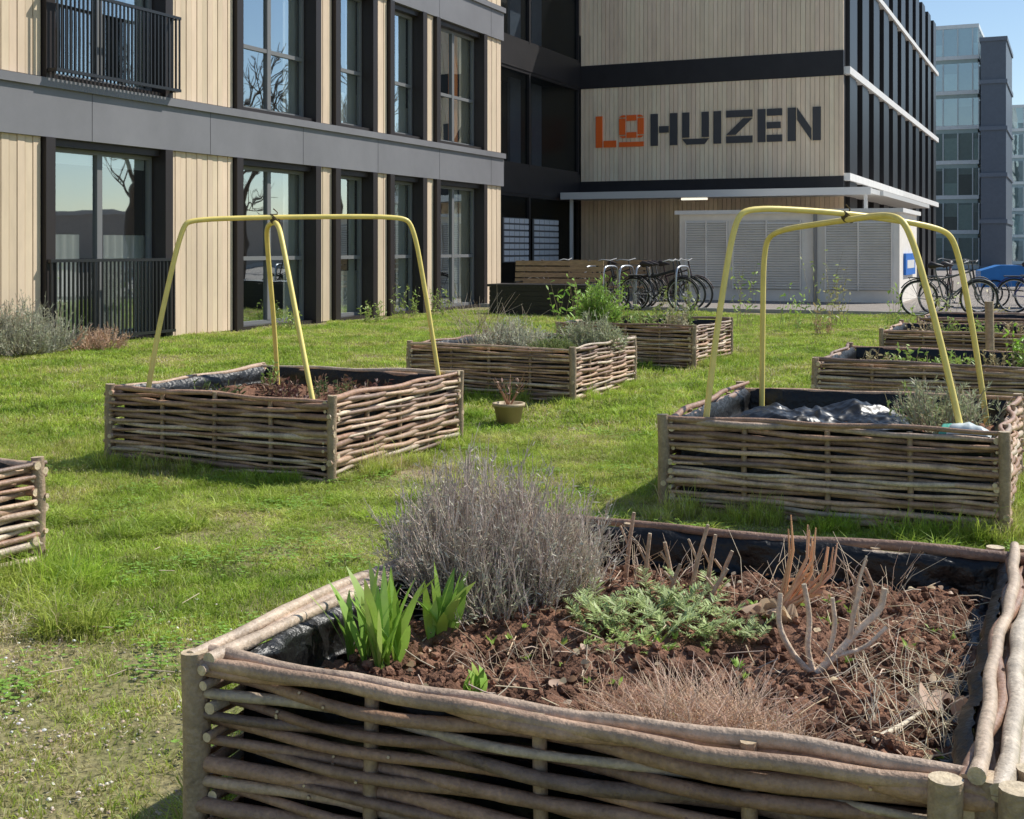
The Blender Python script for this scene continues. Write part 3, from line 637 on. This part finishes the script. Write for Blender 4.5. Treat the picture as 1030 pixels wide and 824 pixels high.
    for (z0,z1) in [(3.35,4.27),(7.45,8.37),(11.55,12.6)]:
        fa.box(-27,P+.10,QN,QF+.03,z0+.001,z1-.14); fa.box(-27,P+.16,QN,QF+.05,z1-.14,z1)
        s=QN+2.4
        while s<QF: bk.box(P+.101,P+.103,s,s+.008,z0+.002,z1-.141); s+=3.1
    inn.box(-27,-16.6,QN+.01,QF-.01,.0,11.5)
    inn.box(-16.6,P-.36,QN+.02,QN+.1,0,11.5)
    bk.box(-16.6,P-.36,QF-.2,QF-.02,0,3.349); bk.box(-16.6,P-.36,QF-.2,QF-.02,4.271,7.449)
    cl.obj('timber_cladding',[mClad],e);fa.obj('slab_fascias',[mFasc],e);bk.obj('backing_walls',[mBlack],e);gl.obj('window_glass',[mGlass],e);sa.obj('window_sashes',[mSash],e)
    fr.obj('window_frames',[M('frame_brown',(.037,.030,.029),rough=.4)],e);cu.obj('curtains',[mCurt],e);inn.obj('interior_core',[mInter],e);rl.obj('balcony_railings',[mBikeB],e)
building_left()
def building_gable():
    e=empty('apartment_block',(0,0,0),-ANG)
    Q=43.5;P0=-16.6;P1=-7.1;QB=74
    cl=MB();bk=MB();gd=MB();wh=MB();fr=MB();inn=MB();mbx=MB()
    col=(.93,.74,.54)
    clad(cl,'p',P0+.02,P1,0,3.6,Q,seed=50,col=(.87,.67,.47))
    clad(cl,'p',P0+.02,P1,4.05,7.45,Q,seed=51,col=col)
    clad(cl,'p',P0+.02,P1,8.3,12.0,Q,seed=52,col=col)
    bk.box(P0,P1-.01,Q-.055,Q+.03,3.6,4.05); bk.box(P0,P1-.01,Q-.055,Q+.03,7.45,8.3); bk.box(P0,P1,Q-.055,Q+.03,12.0,14)
    bk.box(P0+.01,P1-.35,Q+.03,QB,0,14)
    for (z0,z1) in [(0,3.9),(4.15,7.5),(7.75,11.2),(11.4,14)]:
        fr.box(P1-.34,P1-.01,Q+.031,Q+.5,z0,z1)
        s=Q+.5; k=0
        while s<QB-.5:
            ww=1.5 if k%2 else 1.3
            if k%2==0: fr.box(P1-.34,P1+.12,s,s+ww,z0,z1)
            else:
                gd.add([(P1-.2,s,z0),(P1-.2,s+ww,z0),(P1-.2,s+ww,z1),(P1-.2,s,z1)],[(0,1,2,3)])
                fr.box(P1-.3,P1-.12,s+ww/2-.04,s+ww/2+.04,z0,z1)
                fr.box(P1+.0,P1+.06,s+.01,s+ww*.45,z0,z1)
            s+=ww;k+=1
    for (z0,z1) in [(3.9,4.15),(7.5,7.75),(11.2,11.4)]:
        wh.box(P1-.34,P1+.2,Q+.031,QB,z0+.001,z1-.001)
    q0=32.45; pl=-16.6
    for (z0,z1) in [(3.4,4.3),(7.5,8.4),(11.6,13)]: bk.box(pl-.5,pl,q0,Q-.06,z0,z1)
    for (z0,z1) in [(0,3.4),(4.3,7.5),(8.4,11.6)]:
        gd.add([(pl-.1,q0,z0),(pl-.1,Q-.06,z0),(pl-.1,Q-.06,z1),(pl-.1,q0,z1)],[(0,1,2,3)])
        for s in (q0,36.3,38.75,Q-.2): fr.box(pl-.16,pl-.02,s,s+.12,z0,z1)
        fr.box(pl-.15,pl-.03,q0,Q-.06,z1-.1,z1-.001); fr.box(pl-.15,pl-.03,q0,Q-.06,z0+.001,z0+.1)
    for (z0,z1) in [(4.3,7.5),(8.4,11.6)]:
        for s in (33.5,37.2,39.6,41.5): mbx.box(pl-1.2,pl-1.1,s,s+.9,z0,z1,(.4,.42,.45))
    inn.box(-26,pl-2.2,q0,QB,0,13)
    fr.box(-26,pl-.52,q0,Q-.06,3.5,4.2); fr.box(-26,pl-.52,q0,Q-.06,7.6,8.3); fr.box(-26,pl-.1,Q-.05,Q,0,13)
    for (a,b) in [(36.55,38.55),(39.0,41.2)]:
        mbx.box(pl-.02,pl+.03,a,b,1.15,2.6,(.12,.12,.12))
        nx=5;nz=7
        for i in range(nx):
            for j in range(nz):
                w=(b-a)/nx;h=1.45/nz; mbx.box(pl+.03,pl+.06,a+i*w+.03,a+(i+1)*w-.03,1.15+j*h+.03,1.15+(j+1)*h-.03,(.65,.66,.66))
    mbx.obj('mailboxes',[mAttr],e)
    cl.obj('timber_cladding',[mClad],e);bk.obj('dark_bands',[mBlack],e);gd.obj('link_glazing',[mGlassD],e);wh.obj('white_bands',[mWhite],e);fr.obj('facade_fins',[mFrame],e);inn.obj('interior_core',[mInter],e)
    c=MB(); c.box(-16.5,-5.9,41.3,43.4,3.36,3.52); c.box(-7.05,-5.8,43.42,58,3.36,3.52)
    c.box(-16.5,-5.9,41.24,41.3,3.32,3.56)
    for p in (-16.2,-6.1): c.box(p-.05,p+.05,41.5,41.6,0,3.36)
    c.obj('canopy',[M('canopy',(.62,.62,.60),rough=.5)],e)
    t=MB(); t.box(-12.4,-11.5,42.2,42.35,3.27,3.34); t.obj('canopy_lamp',[mTube],e)
    s=MB();Z0,Z1=5.28,6.42;qf=Q-.085;qb=Q-.042
    def B(p0,p1,z0,z1,mi): s.box(p0,p1,qf,qb,z0,z1,mi=mi)
    def poly(pts,mi):
        n=len(pts); vs=[(a,qf,b) for a,b in pts]+[(a,qb,b) for a,b in pts]
        s.add(vs,[tuple(range(n)),tuple(range(n,2*n))[::-1]]+[(i,(i+1)%n,n+(i+1)%n,n+i) for i in range(n)],(1,1,1),mi)
    g=.05
    B(-15.98,-15.73,Z0,Z1,0);B(-15.73+g,-15.2,Z0,Z0+.24,0)
    B(-15.08,-14.15,Z0,Z0+.17,0);B(-15.08,-14.85,5.72,Z1-.12,0);B(-14.38,-14.15,5.72,Z1-.12,0);B(-14.85+g,-14.38-g,5.60,5.8,0);B(-14.85+g,-14.38-g,Z1-.2,Z1,0)
    poly([(-15.08,5.67),(-14.97,5.60),(-14.85,5.60),(-14.85,5.67)],0);poly([(-14.38,5.67),(-14.38,5.60),(-14.26,5.60),(-14.15,5.67)],0)
    poly([(-15.08,Z1-.07),(-14.85,Z1-.07),(-14.85,Z1),(-14.97,Z1)],0);poly([(-14.38,Z1-.07),(-14.15,Z1-.07),(-14.26,Z1),(-14.38,Z1)],0)
    B(-13.89,-13.62,Z0,Z1,1);B(-13.17,-12.9,Z0,Z1,1);B(-13.62+g,-13.17-g,5.74,5.97,1)
    B(-12.72,-12.46,Z0+.25,Z1,1);B(-12.01,-11.75,Z0+.25,Z1,1);poly([(-12.72,Z0+.2),(-12.56,Z0),(-11.91,Z0),(-11.75,Z0+.2)],1)
    B(-11.58,-11.31,Z0,Z1,1)
    B(-11.13,-10.2,Z1-.24,Z1,1);B(-11.13,-10.2,Z0,Z0+.24,1);poly([(-11.13,Z0+.29),(-10.8,Z0+.29),(-10.2,Z1-.29),(-10.53,Z1-.29)],1)
    B(-10.02,-9.75,Z0,Z1,1);B(-9.75+g,-9.17,Z0,Z0+.24,1);B(-9.75+g,-9.17,Z1-.24,Z1,1);B(-9.75+g,-9.22,5.74,5.96,1)
    B(-8.98,-8.71,Z0,Z1,1);B(-8.13,-7.86,Z0,Z1,1);poly([(-8.71+g,Z1),(-8.71+g,Z1-.42),(-8.13-g,Z0),(-8.13-g,Z0+.42)],1)
    s.obj('facade_lettering',[mOr,mTxt],e)
building_gable()
def util():
    e=empty('utility_building',(0,0,0),-ANG)
    b=MB();b.box(-11.3,-4.66,38.3,42.7,0,2.66);b.obj('walls',[mUtil],e)
    r=MB();r.box(-11.42,-4.54,38.16,42.8,2.66,2.78);r.obj('roof',[mWhite],e)
    g=MB();d=MB()
    for (a,c,z0) in [(-11.1,-9.75,.4),(-9.6,-7.5,.35),(-6.8,-4.85,.35)]:
        d.box(a,c,38.26,38.3,z0,2.45); z=z0+.04
        while z<2.4:
            g.add([(a+.04,38.2,z),(c-.04,38.2,z),(c-.04,38.255,z+.055),(a+.04,38.255,z+.055)],[(0,1,2,3)]); z+=.075
        for s in (a,c-.04,(a+c)/2-.02): g.box(s,s+.04,38.19,38.26,z0,2.45)
    g.obj('louvres',[mUtil],e);d.obj('louvre_backing',[mGrill],e)
    p=MB();p.box(-7.12,-7.02,38.12,38.22,0,2.64);p.obj('downpipe',[M('pipe',(.3,.29,.27))],e)
    s=MB();s.box(-4.655,-4.58,39.2,41.6,.8,1.45,(.03,.18,.6));s.box(-4.579,-4.575,39.5,41.3,1.0,1.25,(.75,.75,.75));s.obj('blue_notice',[mAttr],e)
util()
# ---------------------------------------------------------------- street furniture
def bicycle(x,y,rot,col=(.02,.02,.022),lean=.05,name='bicycle',s=1.25):
    e=empty(name,(x,y,0),rot); e.scale=(s,s,s); e.rotation_euler=(lean,0,rot)
    w=MB()
    for cx in (-.53,.53):
        w.tube([(cx+.33*math.cos(t),0,.35+.33*math.sin(t)) for t in np.linspace(0,2*math.pi,28,endpoint=False)],.02,6,(.02,.02,.02),closed=True)
        w.tube([(cx+.305*math.cos(t),0,.35+.305*math.sin(t)) for t in np.linspace(0,2*math.pi,28,endpoint=False)],.008,4,(.5,.5,.5),closed=True)
        for k in range(14):
            t=k*math.pi/7; w.tube([(cx,0,.35),(cx+.3*math.cos(t),0,.35+.3*math.sin(t))],.002,3,(.5,.5,.5))
        w.tube([(cx,-.04,.35),(cx,.04,.35)],.025,6,(.3,.3,.3))
        w.tube([(cx+.37*math.cos(t),0,.35+.37*math.sin(t)) for t in np.linspace(.3,2.6,10)],.012,4,col)
    w.obj('wheels',[mAttr],e)
    f=MB()
    bb=(-.08,0,.30);st=(-.22,0,.78);hd=(.36,0,.85);hd2=(.39,0,.70)
    for a,b,r in [(bb,st,.016),(bb,hd2,.018),((-.2,0,.70),hd,.016),(bb,(-.53,.05,.35),.01),(st,(-.53,.05,.35),.01),(hd,(.42,0,.6),.018),((.42,.05,.6),(.53,.05,.35),.011),((.42,-.05,.6),(.53,-.05,.35),.011),(st,(-.25,0,.93),.013),(hd,(.33,0,1.02),.013)]:
        f.tube([a,b],r,6,col)
    f.tube([(.22,-.27,1.03),(.31,-.2,1.06),(.33,0,1.03),(.31,.2,1.06),(.22,.27,1.03)],.012,6,(.3,.3,.3))
    f.box(-.72,-.32,-.06,.06,.73,.745,(.05,.05,.05)); f.tube([(-.7,.05,.73),(-.53,.05,.35)],.006,4,(.1,.1,.1))
    f.tube([(-.08,.08,.30),(.05,.08,.2)],.01,5,(.3,.3,.3)); f.tube([(-.08,-.08,.30),(-.2,-.08,.40)],.01,5,(.3,.3,.3)); f.box(.0,.1,.07,.15,.19,.21,(.03,.03,.03)); f.box(-.25,-.15,-.15,-.07,.39,.41,(.03,.03,.03))
    f.tube([(-.08+.09*math.cos(t),.03,.3+.09*math.sin(t)) for t in np.linspace(0,6.28,14,endpoint=False)],.006,4,(.3,.3,.3),closed=True)
    f.tube([(-.38,0,.955),(-.32,0,.97),(-.2,0,.965),(-.1,0,.955)],[.03,.075,.04,.015],8,(.04,.03,.03))
    f.obj('frame',[mAttr],e)
    return e
for (x,y,r,c) in [(2.35,33.3,-.9,(.03,.03,.03)),(2.9,33.6,-1.0,(.06,.05,.05)),(3.9,32.4,-.35,(.02,.02,.02)),(4.25,32.9,-.6,(.05,.02,.02)),(4.1,33.6,-.8,(.1,.1,.1)),(1.2,34.5,-.5,(.03,.03,.04)),(3.7,31.9,-.5,(.03,.03,.04))]:
    bicycle(x,y,r,c)
for (x,y,r,c) in [(10.1,29.2,-.2,(.15,.15,.16)),(10.9,31,.3,(.03,.03,.03)),(13.0,31,-.1,(.05,.05,.2)),(13.9,32.5,.2,(.03,.03,.03)),(11.4,33,1.2,(.1,.05,.05))]:
    bicycle(x,y,r,c)
def rack(x,y,rot):
    m=MB();P=smooth([(-.35,0,0),(-.35,0,.85),(-.25,0,1.0),(.25,0,1.0),(.35,0,.85),(.35,0,0)],2); m.tube(P,.026,8); o=m.obj('bike_rack',[mMetal],loc=(x,y,0),rot=rot); o.scale=(1.15,1.15,1.15)
for (x,y) in [(2.05,32.2),(2.5,32.0),(2.95,32.5),(4.3,31.8),(3.4,32.8)]: rack(x,y,1.0)
m=MB()
for z in np.arange(.05,.70,.11): m.box(0,2.45,-.02,0,z,z+.095); m.box(-.02,0,0,.8,z,z+.095); m.box(2.45,2.47,0,.8,z,z+.095)
m.box(.0,2.45,0,.8,0,.66); m.box(-.05,2.5,-.05,.85,.70,.76); m.obj('black_planter_trough',[mBlack],loc=(-.52,29.9,0),rot=-ANG)
def bench(x,y,rot,L=2.3):
    e=empty('wooden_bench',(x,y,0),rot); m=MB(); leg=MB()
    for i in range(4): m.box(0,L,.0+i*.13,.0+i*.13+.11,.56,.60)
    for i in range(4): m.box(0,L,.56+i*.02,.59+i*.02,.72+i*.15,.72+i*.15+.12)
    m.obj('seat_and_back_slats',[mWood],e)
    for s in (.15,L-.2): leg.box(s,s+.06,.02,.08,0,.56);leg.box(s,s+.06,.46,.52,0,.56);leg.box(s,s+.06,.08,.46,.48,.559);leg.box(s,s+.06,.66,.72,.5,1.3);leg.box(s,s+.06,.0,.6,.74,.78)
    leg.obj('legs',[mBikeB],e)
bench(-.1,31.6,-ANG+.1); bench(1.3,33.8,-ANG)
weeds('green_shrub',2.0,28.3,0,60,.9,.6,(.36,.56,.1),130,ll=.1)
def cargo(x,y,rot):
    e=empty('cargo_bike',(x,y,0),rot); m=MB(); Wd=.9
    ring=[(0,.55),(0,1.0),(.5,1.15),(1,1.15),(1.5,1.05),(1.9,.95),(1.9,.6)]
    vs=[(a,-Wd/2,b) for a,b in ring]+[(a,Wd/2,b) for a,b in ring]; n=len(ring)
    m.add(vs,[tuple(range(n)),tuple(range(n,2*n))]+[(i,(i+1)%n,n+(i+1)%n,n+i) for i in range(n)],(.03,.20,.55)); m.obj('blue_cover',[mAttr],e)
    w=MB()
    for (cx,cy) in ((.35,.5),(.35,-.5),(2.4,0)):
        w.tube([(cx+.36*math.cos(t),cy,.38+.36*math.sin(t)) for t in np.linspace(0,6.283,26,endpoint=False)],.025,6,(.02,.02,.02),closed=True)
        for k in range(12): t=k*math.pi/6; w.tube([(cx,cy,.38),(cx+.35*math.cos(t),cy,.38+.35*math.sin(t))],.003,3,(.5,.5,.5))
    w.tube([(.4,0,.5),(1.9,0,.4),(2.3,0,1.1)],.02,6,(.03,.03,.03)); w.tube([(1.9,0,.4),(2.4,0,.38)],.02,6,(.03,.03,.03)); w.tube([(1.9,-.3,1.25),(1.95,0,1.2),(1.9,.3,1.25)],.015,6,(.03,.03,.03)); w.tube([(1.95,0,1.2),(1.9,0,.6)],.015,6,(.03,.03,.03)); w.box(2.2,2.45,-.08,.08,1.08,1.15,(.03,.03,.03))
    w.obj('wheels_and_frame',[mAttr],e)
cargo(12.7,34.4,-.2)
# ---------------------------------------------------------------- distant buildings
def block(name,p0,p1,q0,q1,h,wall,nf,glass=True,fin=2.2,slab=None):
    e=empty(name,(0,0,0),-ANG); b=MB();l=MB();g=MB()
    b.box(p0+.1,p1-.1,q0+.1,q1,0,h-.1,wall)
    fh=h/nf; sc=slab if slab else ((.8,.84,.83) if glass else (wall[0]*1.25,wall[1]*1.25,wall[2]*1.25))
    for i in range(nf+1):
        z=min(i*fh,h-.3); l.box(p0,p1,q0,q1,z,z+.3,sc)
    rr=random.Random(int(h*10))
    for i in range(nf):
        z0=i*fh+.31;z1=(i+1)*fh-.31
        if glass: g.add([(p0+.05,q0+.05,z0),(p1-.05,q0+.05,z0),(p1-.05,q0+.05,z1),(p0+.05,q0+.05,z1)],[(0,1,2,3)]); g.add([(p1-.05,q0+.05,z0),(p1-.05,q1,z0),(p1-.05,q1,z1),(p1-.05,q0+.05,z1)],[(0,1,2,3)])
        if glass:
            s=p0
            while s<p1:
                l.box(s,s+.08,q0-.03,q0+.049,z0,z1,(.68,.73,.72))
                if rr.random()<.4: k=rr.choice([.45,.75,1.4]); l.box(s+.1,min(s+fin/2-.02,p1-.06),q0+.055,q0+.095,z0,z0+(z1-z0)*rr.uniform(.3,1),(wall[0]*k,wall[1]*k,wall[2]*k))
                s+=fin/2
            s=q0
            while s<q1: l.box(p1-.049,p1+.03,s,s+.08,z0,z1,(.68,.73,.72)); s+=fin
    b.obj('walls',[mAttr],e);l.obj('floor_slabs',[mAttr],e)
    if glass: g.obj('glazing',[mGlass],e)
block('glass_office_building',-10.6,-6.8,105,128,19.2,(.40,.50,.47),7)
block('dark_tower',-6.45,-4.5,100,110,17.3,(.12,.145,.18),5,False)
block('opposite_reflection_block',-7.0,14,140,160,16.4,(.42,.52,.54),6)
block('opposite_reflection_block',16,40,120,150,13,(.35,.3,.24),4)
block('opposite_reflection_block',34,46,30,120,4.4,(.55,.47,.39),1,True,2.8,(.66,.62,.56))  # unseen block opposite, added and kept low to shape the window reflections
def tree(x,y,h,seed):
    rr=random.Random(seed); m=MB()
    def br(P,D,L,r,dep):
        Q=P+D*L*.5+rv(rr,.06*L); E=P+D*L
        m.tube([P,Q,E],[r,r*.85,r*.65],5 if dep>2 else 3,(.2,.16,.12))
        if dep==0: return
        for k in range(3 if dep>1 else 4):
            nd=(D+rv(rr,.75)+Vector((0,0,.25))).normalized(); br(E if k<2 else Q,nd,L*rr.uniform(.6,.85),r*.6,dep-1)
    br(Vector((0,0,0)),Vector((0,0,1)),h*.3,h*.022,5)
    m.obj('bare_tree',[mTwig],loc=(x,y,0))
for k,(p,q,h) in enumerate([(6,44,12),(8,52,13),(6,60,12),(12,68,14),(14,56,13),(6,76,12),(20,58,13),(22,70,14),(18,84,13),(24,92,13)]):
    x,y=W(p,q); tree(x,y,h,k+1)
# ---------------------------------------------------------------- light, world, camera
el=math.radians(47); az=math.radians(66)
S=Vector((math.sin(az)*math.cos(el),math.cos(az)*math.cos(el),math.sin(el)))
sun=bpy.data.lights.new('sun','SUN'); sun.energy=5; sun.angle=math.radians(.5); sun.color=(1,.96,.88)
so=bpy.data.objects.new('sun',sun); so.rotation_euler=(-S).to_track_quat('-Z','Y').to_euler(); so.location=(20,10,30); scene.collection.objects.link(so)
w=bpy.data.worlds.new('World'); scene.world=w; w.use_nodes=True; nt=w.node_tree
sky=nt.nodes.new('ShaderNodeTexSky'); sky.sky_type='NISHITA'; sky.sun_disc=False; sky.sun_elevation=el; sky.sun_rotation=az; sky.dust_density=.15; sky.air_density=1.0; sky.ozone_density=2.0
bg=nt.nodes['Background']; bg.inputs[1].default_value=.125; nt.links.new(sky.outputs[0],bg.inputs[0])
cam=bpy.data.cameras.new('camera'); cam.sensor_width=36; cam.lens=1270/1030*36; cam.shift_y=-162/1030; cam.clip_end=2000; cam.clip_start=.05
co=bpy.data.objects.new('camera',cam); co.location=(0,0,1.6); co.rotation_euler=(math.radians(90),0,0); scene.collection.objects.link(co); scene.camera=co
scene.view_settings.view_transform='Standard'; scene.view_settings.look='None'; scene.view_settings.exposure=0
